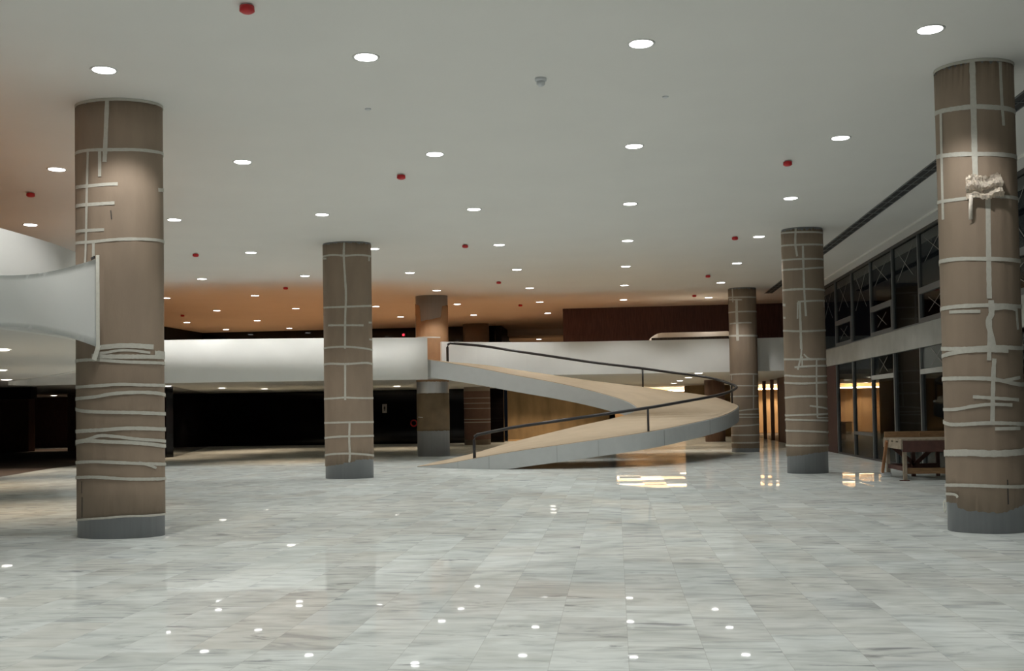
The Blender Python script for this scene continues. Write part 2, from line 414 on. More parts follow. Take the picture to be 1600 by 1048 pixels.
COLUMN_DATA = {
'A': {"c":[-6.712,14.062,0.59],"tape":[[1,0.041,[[3.712,5.879],[4.386,5.85],[5.039,5.859],[5.607,5.895],[6.569,5.929]]],[1,0.041,[[3.691,5.197],[4.331,5.185],[4.846,5.172],[5.395,5.181],[5.894,5.19],[6.569,5.208]]],[0,0.045,[[3.676,4.728],[4.288,4.706],[4.99,4.713]]],[0,0.045,[[3.667,4.473],[4.467,4.452],[4.916,4.457]]],[0,0.041,[[3.653,4.128],[4.282,4.108],[4.676,4.103]]],[0,0.049,[[6.076,4.68],[6.569,4.713]]],[1,0.041,[[3.618,3.972],[4.367,3.95],[4.948,3.969],[5.584,3.985],[6.569,3.997]]],[0,0.057,[[4.763,5.838],[4.712,5.176],[4.696,5.012]]],[0,0.045,[[4.581,5.167],[4.578,4.818]]],[0,0.037,[[4.26,5.161],[4.227,4.723],[4.166,3.769],[4.138,3.641]]],[0,0.041,[[4.411,3.931],[4.408,3.674]]],[0,0.065,[[4.45,2.531],[5.095,2.554],[5.851,2.541]]],[0,0.033,[[4.449,2.467],[4.674,2.464],[5.076,2.494],[5.746,2.463]]],[0,0.098,[[5.894,2.443],[6.456,2.444]]],[0,0.057,[[4.353,2.427],[4.822,2.411],[6.453,2.41]]],[1,0.041,[[3.482,2.372],[4.352,2.375],[5.18,2.338],[6.446,2.328]]],[1,0.041,[[3.482,2.017],[4.438,2.026],[5.002,2.041],[5.56,2.031],[6.455,2.026]]],[1,0.045,[[3.482,1.86],[4.437,1.882],[4.823,1.916],[5.362,1.933],[5.841,1.925],[6.443,1.9]]],[1,0.045,[[3.482,1.731],[4.078,1.696],[4.815,1.673],[5.365,1.663],[6.422,1.641]]],[1,0.049,[[3.482,1.42],[4.634,1.443],[5.171,1.458],[6.407,1.431]]],[1,0.041,[[3.482,1.281],[4.19,1.315],[4.555,1.366],[4.928,1.352],[5.356,1.315],[6.396,1.271]]],[1,0.049,[[3.482,1.258],[4.19,1.298],[4.812,1.283],[5.355,1.263],[6.392,1.205]]],[1,0.041,[[3.482,1.001],[4.429,1.023],[5.067,1.004],[5.467,0.987],[6.377,0.959]]],[0,0.033,[[5.435,1.004],[5.652,0.966],[5.914,0.917]]],[1,0.041,[[3.482,0.8],[4.427,0.82],[5.165,0.789],[6.366,0.764]]],[0,0.028,[[3.59,0.235],[4.624,0.28],[5.161,0.299],[5.716,0.292],[6.482,0.288]]]],"wrap":[[3.59,0.239],[4.624,0.28],[5.161,0.299],[5.716,0.292],[6.482,0.288]]},
'B': {"c":[-6.654,26.396,0.605],"tape":[[0,0.05,[[4.767,5.84],[4.748,5.515],[4.788,4.999],[4.818,4.543],[4.777,3.939],[4.752,3.211]]],[1,0.046,[[3.322,5.55],[4.315,5.544],[4.793,5.515],[5.366,5.532],[6.3,5.531]]],[0,0.046,[[3.547,5.494],[3.876,5.475]]],[0,0.046,[[5.99,5.513],[5.985,5.401]]],[1,0.046,[[3.322,4.265],[4.773,4.246],[6.285,4.289]]],[0,0.046,[[3.956,3.806],[4.785,3.789],[5.573,3.787]]],[0,0.046,[[5.89,3.863],[6.209,3.869]]],[0,0.046,[[5.92,3.445],[6.311,3.443]]],[1,0.046,[[3.322,3.244],[4.753,3.257],[5.314,3.232],[6.273,3.185]]],[1,0.053,[[3.322,2.836],[4.114,2.85],[4.739,2.829],[5.685,2.856],[6.232,2.832]]],[0,0.05,[[4.755,2.816],[4.738,1.943]]],[1,0.046,[[3.322,1.98],[4.409,1.993],[4.723,2.004],[5.286,1.984],[6.433,1.984]]],[1,0.046,[[3.322,1.383],[4.916,1.391],[6.433,1.388]]],[0,0.05,[[4.905,1.385],[4.883,0.934],[4.9,0.574],[4.873,0.409]]],[1,0.05,[[3.498,1.003],[4.388,1.042],[5.165,1.045],[6.336,1.043]]],[1,0.05,[[3.445,0.576],[4.321,0.621],[4.901,0.624],[6.26,0.556]]]],"wrap":[[3.483,0.304],[4.593,0.356],[4.637,0.395],[5.1,0.422],[5.153,0.473],[6.249,0.465]]},
'D': {"c":[4.563,26.454,0.484],"tape":[[1,0.043,[[3.136,5.797],[4.59,5.747],[6.127,5.755]]],[0,0.047,[[4.285,5.851],[4.249,5.471],[4.323,5.175]]],[1,0.043,[[3.231,5.484],[4.575,5.447],[6.127,5.465]]],[0,0.047,[[4.601,5.419],[4.603,4.846],[4.619,4.262],[4.663,3.736]]],[1,0.043,[[3.288,5.131],[4.558,5.104],[5.974,5.109]]],[1,0.043,[[3.239,4.891],[4.546,4.869],[6.127,4.919]]],[1,0.047,[[3.256,4.406],[4.522,4.386],[6.127,4.377]]],[0,0.04,[[4.298,4.089],[6.031,4.119]]],[0,0.034,[[4.288,4.08],[4.264,3.686]]],[0,0.054,[[4.383,4.077],[4.394,3.683],[4.403,2.962]]],[0,0.034,[[5.815,4.097],[5.822,3.958]]],[0,0.062,[[3.188,4.059],[3.547,4.037]]],[0,0.047,[[3.263,3.747],[3.516,3.73]]],[1,0.043,[[3.297,3.428],[4.587,3.381],[6.127,3.413]]],[1,0.047,[[3.273,2.738],[4.544,2.713],[6.127,2.716]]],[0,0.039,[[4.419,2.962],[4.382,2.787],[4.213,2.47]]],[0,0.031,[[4.44,2.786],[4.427,2.526]]],[0,0.034,[[4.52,2.838],[4.698,2.745],[4.948,2.705]]],[0,0.047,[[4.053,2.532],[4.9,2.55],[6.127,2.559]]],[0,0.04,[[5.133,2.722],[5.095,2.084],[5.099,1.329]]],[1,0.043,[[3.501,2.345],[4.523,2.306],[6.127,2.314]]],[1,0.047,[[3.374,2.168],[4.515,2.139],[6.127,2.166]]],[1,0.047,[[3.319,1.808],[4.333,1.836],[6.127,1.814]]],[0,0.04,[[4.731,1.608],[5.917,1.528]]],[1,0.043,[[3.238,1.383],[4.477,1.394],[6.127,1.411]]],[0,0.031,[[5.085,1.324],[6.127,1.317]]],[1,0.043,[[3.336,1.294],[4.471,1.273],[6.127,1.245]]],[1,0.043,[[3.29,1.02],[4.457,1.011],[5.977,0.971]]],[1,0.043,[[3.216,0.667],[4.622,0.666],[5.892,0.659]]]],"wrap":[[3.291,0.404],[4.366,0.439],[4.911,0.493],[6.037,0.519]]},
'C': {"c":[4.602,39.2,0.486],"tape":[[0,0.046,[[3.863,5.857],[3.888,5.36]]],[1,0.046,[[3.281,5.553],[4.669,5.521],[6.177,5.528]]],[0,0.046,[[3.4,5.465],[4.6,5.424]]],[0,0.092,[[4.194,5.471],[4.193,4.857],[4.217,3.971]]],[1,0.051,[[3.49,5.007],[4.769,5.005],[6.177,5.015]]],[0,0.051,[[3.443,4.601],[4.75,4.606],[5.28,4.605]]],[1,0.069,[[3.056,4.17],[4.728,4.145],[6.177,4.142]]],[1,0.051,[[3.285,2.78],[4.641,2.783],[6.177,2.77]]],[0,0.042,[[3.515,2.754],[3.537,2.57]]],[0,0.044,[[5.343,2.738],[5.266,1.504]]],[1,0.046,[[3.178,2.381],[6.102,2.357]]],[1,0.051,[[3.056,1.991],[5.976,1.995]]],[1,0.049,[[3.309,1.413],[4.764,1.508],[5.884,1.531]]],[1,0.051,[[3.298,1.356],[5.854,1.341]]],[1,0.042,[[3.277,1.253],[5.839,1.239]]],[1,0.049,[[3.188,0.92],[4.737,0.952],[5.803,0.977]]],[1,0.049,[[3.342,0.611],[5.987,0.61]]],[1,0.049,[[3.292,0.338],[5.928,0.344]]]],"wrap":[[3.252,0.152],[5.89,0.132]]},
'E': {"c":[4.626,14.099,0.467],"tape":[[1,0.041,[[3.01,5.959],[3.546,5.939],[4.111,5.903],[4.755,5.879],[5.488,5.885]]],[1,0.057,[[2.895,5.327],[3.884,5.287],[4.428,5.275],[4.912,5.254],[5.982,5.247]]],[1,0.053,[[2.895,4.766],[3.843,4.715],[4.392,4.685],[4.872,4.67],[5.797,4.669]]],[0,0.065,[[4.414,5.836],[4.413,5.375],[4.406,4.78],[4.406,4.284]]],[0,0.045,[[3.449,5.282],[3.438,4.858],[3.411,3.929]]],[0,0.041,[[5.145,5.826],[5.158,5.366],[5.194,5.03]]],[1,0.041,[[2.939,4.177],[4.075,4.144],[4.489,4.161],[4.924,4.146],[5.982,4.146]]],[0,0.057,[[4.695,4.156],[4.666,3.376],[4.654,2.885]]],[1,0.049,[[3.09,3.411],[3.983,3.399],[4.583,3.377],[5.64,3.362]]],[1,0.049,[[3.109,2.807],[3.943,2.809],[4.627,2.803],[5.547,2.79]]],[0,0.041,[[3.572,2.75],[4.43,2.732]]],[0,0.041,[[4.747,2.756],[5.102,2.769],[5.458,2.749]]],[0,0.041,[[5.46,2.763],[5.507,2.503]]],[0,0.065,[[4.695,2.864],[4.69,2.691],[4.615,2.613],[4.681,2.395],[4.737,2.241]]],[0,0.049,[[4.647,2.62],[4.601,2.124]]],[1,0.049,[[3.065,2.302],[4.123,2.277],[4.717,2.288],[5.513,2.272]]],[0,0.049,[[3.025,2.202],[3.904,2.243],[4.436,2.252],[5.11,2.236]]],[0,0.049,[[4.73,2.146],[4.698,1.989],[4.631,1.33]]],[1,0.049,[[3.046,1.918],[4.1,1.91],[4.65,1.895],[5.397,1.828]]],[0,0.041,[[4.897,1.869],[5.533,1.912]]],[0,0.041,[[4.188,1.682],[4.677,1.661],[5.433,1.634]]],[0,0.041,[[3.034,1.529],[3.753,1.532],[4.161,1.564],[4.594,1.584],[5.18,1.572]]],[1,0.045,[[3.077,1.367],[3.567,1.34],[4.617,1.356],[5.457,1.338]]],[0,0.041,[[4.692,1.284],[5.451,1.285]]],[1,0.082,[[3.034,0.975],[4.034,0.992],[4.641,0.981],[5.416,0.992]]],[1,0.041,[[2.895,0.568],[4.007,0.59],[5.369,0.569]]],[0,0.033,[[3.05,0.462],[3.643,0.459],[3.686,0.433]]]],"wrap":[[3.006,0.363],[3.611,0.369],[3.64,0.298],[4.123,0.274],[4.789,0.255],[5.426,0.332]]},
'F': {"c":[-6.67,38.95,0.595],"tape":[[0,0.046,[[3.47,5.134],[3.475,4.335]]],[0,0.046,[[3.673,4.352],[5.36,4.324]]],[0,0.037,[[3.698,1.438],[4.151,1.424]]]],"wrap":[[3.267,5.592],[4.015,5.513],[4.079,4.925],[4.721,4.98],[5.429,5.072],[5.516,5.471],[5.937,5.505]]}}
# ================================================================== SETTING
# floor and ceiling
b = new(); box(b, -34, GX, -9, 68, -.2, 0)
struct('floor', b, M['marble'], 'polished grey-white marble slab floor of the big hall', 'floor')
b = new(); prism(b, [(v.x, v.y) for v in spline([(-14.5, 20, 0), (-16.3, 25, 0), (-17.5, 30, 0), (-18.3, 34, 0), (-18.4, 38, 0), (-17.5, 41.2, 0)], 4)] + [(-21.4, 55), (-33.9, 55), (-33.9, 20)], 0, .004)
struct('carpet_left', b, M['dark_carpet'], 'dark brown floor covering at the far left', 'carpet')
b = new(); box(b, GX, 34, 14, 68, -.22, -.02)
struct('paving', b, M['ext_paving'], 'dim brown paving outside the glazed front', 'paving')
b = new(); box(b, -34, 8.2, -9, 62.5, H, H + .3)
struct('ceiling', b, M['ceiling'], 'flat pale ceiling full of round downlights', 'ceiling')
b = new(); box(b, 7.05, GX + .1, -9, 60, H - .05, H - .001)
struct('trim_1', b, M['ceiling'], 'pale ceiling band along the top of the glazing', 'trim')
b = new(); box(b, -34, 8.2, -9.3, -9, 0, H)
struct('wall_rear', b, M['white'], 'white wall behind the viewer', 'wall')
b = new(); box(b, -34.3, -34, -9, 68, 0, H)
struct('wall_left', b, M['black_wall'], 'dark wall at the far left under the mezzanine', 'wall')

# ---- mezzanine: parapet line, slab, orange floor sheet
edge_pts = [(-15.5, -1.0), (-11.2, 4.0), (-8.9, 8.2), (-8.05, 11.2), (-7.92, 13.2), (-7.98, 15.1), (-8.9, 18.5), (-10.6, 22.0), (-13.6, 26.2), (-17.0, 30.2), (-18.5, 31.6), (-18.9, 32.2)]
edge_l = [(v.x, v.y) for v in spline([(x, y, 0) for x, y in edge_pts], 6)]
front = [(-19.1, 33.32), (-17.2, 33.3), (-14.5, 33.5), (-9.48, 34.3), (-6.19, 35.2)]
front = [(x * .985, y * .985) for x, y in front]
front_l = [(v.x, v.y) for v in spline([(x, y, 0) for x, y in front], 5)]
right = [(-6.12, 37.75), (-4.62, 38.55), (-2.23, 39.35), (.46, 39.65), (4.16, 39.75), (7.43, 39.75)]
right_l = [(v.x, v.y) for v in spline([(x, y, 0) for x, y in right], 5)]
line_all = edge_l[:-1] + front_l
b = new(); ne = len(edge_l)
wall_strip(b, line_all, .14, lambda q: 2.79 if q < ne - 3 else 2.68, lambda q: PT if q < ne - 3 else 4.05)
struct('parapet_left', b, M['white'], 'long white curved parapet of the left mezzanine', 'parapet', True)
for p in bpy.data.objects['parapet_left'].data.polygons: p.use_smooth = len(p.vertices) == 4 and abs(p.normal.z) < .5
b = new(); wall_strip(b, right_l, .14, 2.90, PT + .02)
struct('parapet_right', b, M['white'], 'white parapet behind the ramp below the dark wall', 'parapet')
inset = [(x - .1, y + .1) for x, y in line_all]
lpoly = inset + [(-6.15, 37.8), (-6.15, 60), (-34, 60), (-34, -1)]
b = new(); prism(b, lpoly, 2.80, MZ - .03)
struct('mezzanine_left', b, M['soffit'], 'mezzanine slab over the dark left side of the hall', 'mezzanine')
b = new(); prism(b, lpoly, MZ - .03, MZ)
struct('mezzanine_covering', b, M['mezz_floor'], 'orange brown sheeting on the left mezzanine floor', 'floor covering')
rpoly = [(x, y + .1) for x, y in right_l] + [(GX, 67.5), (-6.15, 67.5), (-6.15, 37.85)]
rpoly = [(min(x, GX - .03), y) for x, y in rpoly]
b = new(); prism(b, rpoly, 2.91, MZ - .03)
struct('mezzanine_right', b, M['soffit'], 'mezzanine slab behind the ramp', 'mezzanine')
b = new(); prism(b, rpoly, MZ - .03, MZ)
struct('mezzanine_covering', b, M['mezz_floor'], 'orange brown sheeting on the mezzanine floor behind the ramp', 'floor covering')

# ---- dark walls under and above the mezzanine
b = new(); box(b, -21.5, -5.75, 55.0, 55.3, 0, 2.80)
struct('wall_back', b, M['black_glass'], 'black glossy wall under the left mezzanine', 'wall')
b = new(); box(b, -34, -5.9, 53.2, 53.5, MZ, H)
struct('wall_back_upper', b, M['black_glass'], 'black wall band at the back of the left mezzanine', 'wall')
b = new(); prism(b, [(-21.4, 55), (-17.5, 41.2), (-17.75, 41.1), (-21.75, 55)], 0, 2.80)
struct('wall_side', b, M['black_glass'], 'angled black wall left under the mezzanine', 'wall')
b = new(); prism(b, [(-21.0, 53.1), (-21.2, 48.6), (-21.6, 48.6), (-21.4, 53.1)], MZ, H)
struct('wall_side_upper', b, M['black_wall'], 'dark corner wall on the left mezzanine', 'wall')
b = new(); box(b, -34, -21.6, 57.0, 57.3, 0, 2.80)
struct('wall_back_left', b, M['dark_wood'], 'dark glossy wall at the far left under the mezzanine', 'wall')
for k, (x0, x1) in enumerate(((-26.9, -25.3), (-31.2, -28.9))):
    b = new(); box(b, x0, x1, 50.6, 51.2, 0, 2.80, .03)
    tag(obj('wood_pillar', b, M['wood_pillar']), ('brown clad pillar left of the big left column, deep under the mezzanine', 'brown clad pillar at the left edge of the picture under the mezzanine')[k], 'pillar')
# dark beam under the far soffit
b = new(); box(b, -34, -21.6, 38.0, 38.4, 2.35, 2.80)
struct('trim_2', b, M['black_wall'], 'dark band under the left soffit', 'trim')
# brown stained wall behind the ramp
b = new(); box(b, -5.75, -.05, 57.0, 57.4, 0, 2.91)
struct('wall_center', b, M['brown_wall'], 'stained brown wall seen under the ramp', 'wall')
b = new(); box(b, -5.75, -.05, 56.97, 57.0, 0, .10)
struct('baseboard_center', b, M['tan_wall'], 'pale skirting of the stained brown wall', 'baseboard')
# dark timber wall on the right mezzanine
b = new(); box(b, -2.15, GX - .04, 45.2, 45.5, MZ, H)
box(b, -2.15, -1.9, 45.5, 50, MZ, H)
struct('wall_timber', b, M['dark_wood'], 'dark brown timber wall standing on the right mezzanine', 'wall')
# recess left of it
b = new(); box(b, -5.9, GX, 62.0, 62.3, MZ, H)
struct('wall_recess', b, M['tan_wall'], 'tan wall at the back of the mezzanine recess', 'wall')
b = new(); box(b, -5.9, -1.9, 56.2, 62, 5.55, 5.87)
struct('soffit_recess', b, M['soffit'], 'lowered soffit in the mezzanine recess', 'soffit')
b = new(); box(b, -5.9, -4.0, 58.0, 58.2, MZ, 5.0)
struct('wall_recess_low', b, M['dark_wood'], 'dark low partition in the mezzanine recess', 'wall')
b = new(); box(b, -5.9, -5.6, 53.2, 57.0, MZ, H)
struct('wall_recess_side', b, M['black_wall'], 'black wall end beside the mezzanine recess', 'wall')

# ---- warm foyer at the back right
b = new(); box(b, -.3, 16.6, 67.5, 67.8, 0, 3.1)
struct('wall_foyer', b, M['tan_wall'], 'warm lit tan wall at the back of the foyer', 'wall')
b = new(); box(b, GX + .06, 16.6, 55.8, 67.5, 2.95, 3.2)
struct('soffit_foyer', b, M['soffit'], 'foyer soffit beyond the glazed front', 'soffit')
b = new(); box(b, 16.4, 16.7, 57.5, 67.5, 0, 3.1)
struct('wall_foyer_end', b, M['tan_wall'], 'tan end wall of the foyer beyond the glass', 'wall')
b = new(); box(b, -.35, -.05, 57.0, 67.5, 0, 2.91)
struct('wall_foyer_side', b, M['kraft_dark'], 'tan side wall of the foyer', 'wall')
b = new(); prism(b, [(12.35, 52), (30, 30), (30.3, 30.3), (12.65, 52.3)], 0, 7)
struct('wall_exterior', b, M['night'], 'dark wall outside the glazed front', 'wall')
b = new(); box(b, GX - .06, GX + .06, 37.1, 49.9, 0, 2.97)
struct('wall_timber_low', b, M['dark_wood'], 'dark brown panelled wall right of the wrapped columns', 'wall')
t = thing('cove_light', 'bright warm light strip along the top of the foyer back wall', 'light', (0, 67.2, 2.66))
b = new(); box(b, -.0, 16.2, 0, .1, .0, .07); obj('tube', b, M['cove'], t)
b = new(); box(b, -.0, 16.2, -.06, .28, -.05, -.005); obj('shelf', b, M['tan_wall'], t)
t2 = thing('counter', 'low white counter in the warm foyer beyond the glass', 'counter', (12.4, 63, 0))
b = new(); box(b, -.9, .9, -.4, .4, 0, .62); obj('body', b, M['white'], t2)
b = new(); box(b, -1.0, 1.0, -.46, .46, .62, .68, .01); obj('countertop', b, M['wood_pale'], t2)
b = new(); lathe(b, [(1, 0), (1, 2.86)], 40, 5.2, 61.2, 1.35, 1.0)
tag(obj('curved_partition', b, M['brown_wall'], smooth=False), 'curved brown partition in the foyer behind the ramp turn', 'partition')

# ---- glazed front, bay by bay
MUL = [4.5, 7, 9.5, 12, 14.5, 17, 19.5, 22, 24.5, 27, 29.5, 32, 34.5, 37, 39.5]
SILL, SPB = 3.55, 2.975
b = new(); box(b, GX - .08, GX + .10, 3, 52.2, SPB, SILL)
struct('trim_3', b, M['spandrel'], 'dusty grey band between lower and upper glazing', 'trim')
b = new(); box(b, GX - .10, GX + .06, 3, 52.2, SILL, SILL + .03)
struct('trim_4', b, M['alu'], 'thin sill on the grey band of the glazing', 'trim')
b = new(); box(b, GX - .05, GX + .05, 3, 39.6, H - .13, H - .05)
struct('trim_5', b, M['dark_frame'], 'dark head rail on top of the glazing', 'trim')
b = new(); box(b, GX - .05, GX + .05, 3, 37.1, 0, .05)
struct('trim_6', b, M['dark_frame'], 'floor rail under the glazing', 'trim')

def cross(x, y0, y1, z0, z1, parent):
    for (a, c) in (((y0, z0), (y1, z1)), ((y0, z1), (y1, z0))):
        bb = new()
        bar(bb, (x, a[0], a[1]), (x, c[0], c[1]), .003, .016, up=(0, -(c[1] - a[1]), c[0] - a[0]))
        obj('tape_cross', bb, M['tape_grey'], parent)

BAY = 'first second third fourth fifth sixth seventh eighth ninth tenth eleventh twelfth thirteenth fourteenth'.split()
wn = 0
random.seed(5)
for k, (y0, y1) in enumerate(zip(MUL, MUL[1:])):
    wn += 1
    alt = (k % 2 == 0)          # bays with an opening light
    if y1 > 39: alt = False
    wd = thing('window_%d' % wn, 'dark upper glazing bay, %s counted from the far dark end of the right wall' % BAY[len(MUL) - 2 - k], 'window', (GX, 0, 0), kind='structure')
    b = new(); box(b, -.045, .045, y0 - .035, y0 + .035, SILL + .03, H - .13); obj('mullion', b, M['alu'], wd)
    b = new(); box(b, -.006, .006, y0 + .035, y1 - .035, SILL + .03, H - .13); obj('pane', b, M['glass'], wd)
    if alt:
        b = new()
        box(b, -.06, .04, y0 + .035, y1 - .035, 4.27, 4.42); box(b, -.06, .04, y0 + .035, y1 - .035, SILL + .03, SILL + .13)
        box(b, -.06, .04, y0 + .035, y0 + .13, SILL + .13, 4.27); box(b, -.06, .04, y1 - .13, y1 - .035, SILL + .13, 4.27)
        obj('sash_frame', b, M['alu'], wd)
        cross(-.012, y0 + .8, y1 - .7, SILL + .25, 4.15, wd)
    cross(-.012, y0 + .55, y1 - .5, 4.55 + random.uniform(-.1, .5), 5.6, wd)
    if y1 <= 37.1:
        wn += 1
        wl = thing('window_%d' % wn, 'lower glazing bay, %s counted from the far brown panelled end' % BAY[len(MUL) - 3 - k], 'window', (GX, 0, 0), kind='structure')
        b = new(); box(b, -.055, .055, y0 - .04, y0 + .04, .05, SPB); obj('mullion', b, M['alu'], wl)
        b = new(); box(b, -.006, .006, y0 + .04, y1 - .04, .05, SPB); obj('pane', b, M['glass'], wl)
        if k in (8, 10):
            b = new(); box(b, -.06, .04, y0 + .04, y1 - .04, 2.33, 2.45); obj('transom', b, M['spandrel'], wl)
            if k == 8:
                b = new(); box(b, .008, .03, y0 + .05, y1 - .05, 2.45, SPB); obj('blind_panel', b, M['spandrel'], wl)
            cross(-.012, y0 + .8, y1 - .8, 2.52, 2.92, wl)
        if k == 11:
            b = new(); box(b, -.07, .03, y0 + .04, y1 - .04, .70, .79); obj('push_rail', b, M['alu'], wl)
b = new(); box(b, GX - .055, GX + .055, 36.96, 37.06, .05, SPB)
struct('trim_7', b, M['alu'], 'last grey mullion of the lower glazing', 'trim')
for k, (y, x) in enumerate(((50.08, GX), (52.4, GX), (55.1, GX))):
    b = new(); box(b, x - .08, x + .08, y - .09, y + .09, 0, 2.9)
    tag(obj('door_post', b, M['wood_pillar']), ('dark door post nearest the brown panelled wall', 'middle dark door post before the warm foyer', 'farthest dark door post before the warm foyer')[k], 'post')

# ---- linear slot diffuser in the ceiling
t = thing('slot_diffuser', 'long dark slotted air vent in the ceiling beside the right columns', 'vent', (5.78, 0, H - .002))
b = new(); box(b, -.13, .13, 3, 41, -.012, 0); obj('backing', b, M['slot_dark'], t)
b = new()
box(b, -.14, -.125, 3, 41, -.022, 0); box(b, .125, .14, 3, 41, -.022, 0); box(b, -.008, .008, 3, 41, -.02, -.005)
obj('frame', b, M['alu'], t)
y = 3.3
while y < 41:
    b = new(); box(b, -.125, .125, y, y + .05, -.021, -.008); y += .62
    obj('slat', b, M['alu'], t)

# ================================================================== COLUMNS
RY = .4
def ell(cx, cy, rx, t, off): 
    # offset along the ellipse normal
    n = Vector((cos(t) / rx, sin(t) / RY)); n.normalize()
    return Vector((cx + rx * cos(t) + n.x * off, cy + RY * sin(t) + n.y * off))

def interp(pts, t):
    if t <= pts[0][0]: return pts[0][1]
    for (a, za), (c, zc) in zip(pts, pts[1:]):
        if t <= c: return za + (zc - za) * (t - a) / max(c - a, 1e-6)
    return pts[-1][1]

def wrap_mesh(c, lower, upper, off, seed, ragged=.012, torn=0.0):
    """board sleeve between two profiles z(t)"""
    rnd = random.Random(seed)
    cx, cy, rx = c
    ts = [2 * pi * k / 120 + pi / 2 for k in range(120)]
    ts = sorted(ts)
    bm = new()
    def ring(fz, o):
        return [fz(t, k) for k, t in enumerate(ts)]
    lo = [interp(lower, t) + rnd.uniform(-ragged, ragged) for t in ts]
    hi = [interp(upper, t) + rnd.uniform(-ragged, ragged) * .8 - torn * rnd.random() ** 2 for t in ts]
    NZ = 16
    cols = []
    for k, t in enumerate(ts):
        w = .003 * sin(7 * t + seed) + .002 * sin(19 * t)
        col = []
        for j in range(NZ + 1):
            z = lo[k] + (hi[k] - lo[k]) * j / NZ
            P = ell(cx, cy, rx, t, off + w * (.6 + .4 * sin(z * 2 + k * .1)))
            col.append(bm.verts.new((P.x, P.y, z)))
        cols.append(col)
    n = len(ts)
    for k in range(n):
        A, B = cols[k], cols[(k + 1) % n]
        for j in range(NZ): bm.faces.new((A[j], B[j], B[j + 1], A[j + 1]))
    # returns at the two rims, so the board has its thickness
    for j in (0, NZ):
        inn = [bm.verts.new((*ell(cx, cy, rx, t, .001), cols[k][j].co.z)) for k, t in enumerate(ts)]
        for k in range(n):
            q = (cols[k][j], cols[(k + 1) % n][j], inn[(k + 1) % n], inn[k])
            bm.faces.new(q)
    return bm

def tape_mesh(c, full, width, pts, off, seed):
    rnd = random.Random(seed)
    cx, cy, rx = c
    P = [Vector((t, min(z, H - .02), 0)) for t, z in pts]
    if full:
        t0, z0 = pts[0]; t1, z1 = pts[-1]
        z0 = min(z0, H - .02); z1 = min(z1, H - .02)
        end = t0 + 2 * pi
        nb = 6
        P += [Vector((t1 + (end - t1) * k / nb, z1 + (z0 - z1) * k / nb + rnd.uniform(-.02, .02), 0)) for k in range(1, nb)]
        P.append(Vector((end, z0, 0)))
    L = spline(P, 8)
    # resample finer along the angle
    Q = []
    for a, c2 in zip(L, L[1:]):
        m = max(1, int(abs(c2.x - a.x) / .05))
        for k in range(m): Q.append(a.lerp(c2, k / m))
    Q.append(L[-1])
    bm = new(); rings = []
    for i, p in enumerate(Q):
        d = Q[min(i + 1, len(Q) - 1)] - Q[max(i - 1, 0)]
        sp = sqrt((rx * sin(p.x)) ** 2 + (RY * cos(p.x)) ** 2)
        ds = Vector((d.x * sp, d.y))
        if ds.length < 1e-7: ds = Vector((1, 0))
        ds.normalize()
        nrm = Vector((-ds.y, ds.x)) * (width * .5 * (1 + rnd.uniform(-.10, .10)))
        r = []
        for s, o in ((1, off), (1, off - .003), (-1, off - .003), (-1, off)):
            t = p.x + s * nrm.x / max(sp, .15); z = min(p.y + s * nrm.y, H - .004)
            X = ell(cx, cy, rx, t, o)
            r.append(bm.verts.new((X.x, X.y, z)))
        rings.append(r)
    for A, B in zip(rings, rings[1:]):
        for k in range(4): bm.faces.new((A[k], A[(k + 1) % 4], B[(k + 1) % 4], B[k]))
    bm.faces.new(rings[0][::-1]); bm.faces.new(rings[-1])
    return bm

COL_LABEL = {
 'A': 'large cardboard-wrapped column at the left foreground, joined by a white sheet',
 'B': 'cardboard-wrapped column in the middle distance left of the ramp',
 'D': 'cardboard-wrapped column with many tape bands before the glazed front',
 'C': 'tape-banded column just behind the ramp turn, under the right parapet',
 'E': 'large cardboard-wrapped column at the right foreground with crumpled paper on it',
 'F': 'column behind the ramp start with orange board and bare steel bands'}
PALE = {'A': 'tape', 'B': 'tape', 'C': 'tape', 'D': 'tape', 'E': 'tape', 'F': 'tape'}
def profile_full(pts):
    pts = [list(p) for p in pts]
    # close round the back
    t0, z0 = pts[0]; t1, z1 = pts[-1]
    return [[pi / 2, (z0 + z1) / 2]] + pts + [[pi * 2.5, (z0 + z1) / 2]]
ROOT = {}
for key, dct in COLUMN_DATA.items():
    c = dct['c']
    root = thing('wrapped_column', COL_LABEL[key], 'column', (0, 0, 0))
    ROOT[key] = root
    bm = new(); lathe(bm, [(1, 0), (1, H)], 96, c[0], c[1], c[2], RY)
    o = obj('steel_shaft', bm, M['steel'] if key == 'F' else M['steel_dull'], root)
    for p in o.data.polygons: p.use_smooth = len(p.vertices) == 4
    top = [[pi / 2, H - .03], [pi * 2.5, H - .03]]
    if key == 'F':
        o = obj('board_wrap', wrap_mesh(c, [[pi / 2, 2.72], [pi * 2.5, 2.72]], profile_full(dct['wrap']), .008, 3), M['kraft_orange'], root, True)
        o['label'] = 'orange board sleeve above the mezzanine'
        o = obj('board_wrap', wrap_mesh(c, [[pi / 2, .93], [pi * 2.5, .93]], [[pi / 2, 2.30], [pi * 2.5, 2.30]], .008, 4), M['kraft_dark'], root, True)
        o['label'] = 'brown board sleeve between bare steel bands'
    else:
        obj('board_wrap', wrap_mesh(c, profile_full(dct['wrap']), top, .008, ord(key), .012, {'A': .02, 'B': .03, 'C': .06, 'D': .06, 'E': .05}[key]), M['kraft'], root, True)
    for i, (full, w, pts) in enumerate(dct['tape']):
        obj('tape_strip', tape_mesh(c, full, w, pts, (.0135 + i * .0003), i + ord(key)), M[PALE[key]], root)
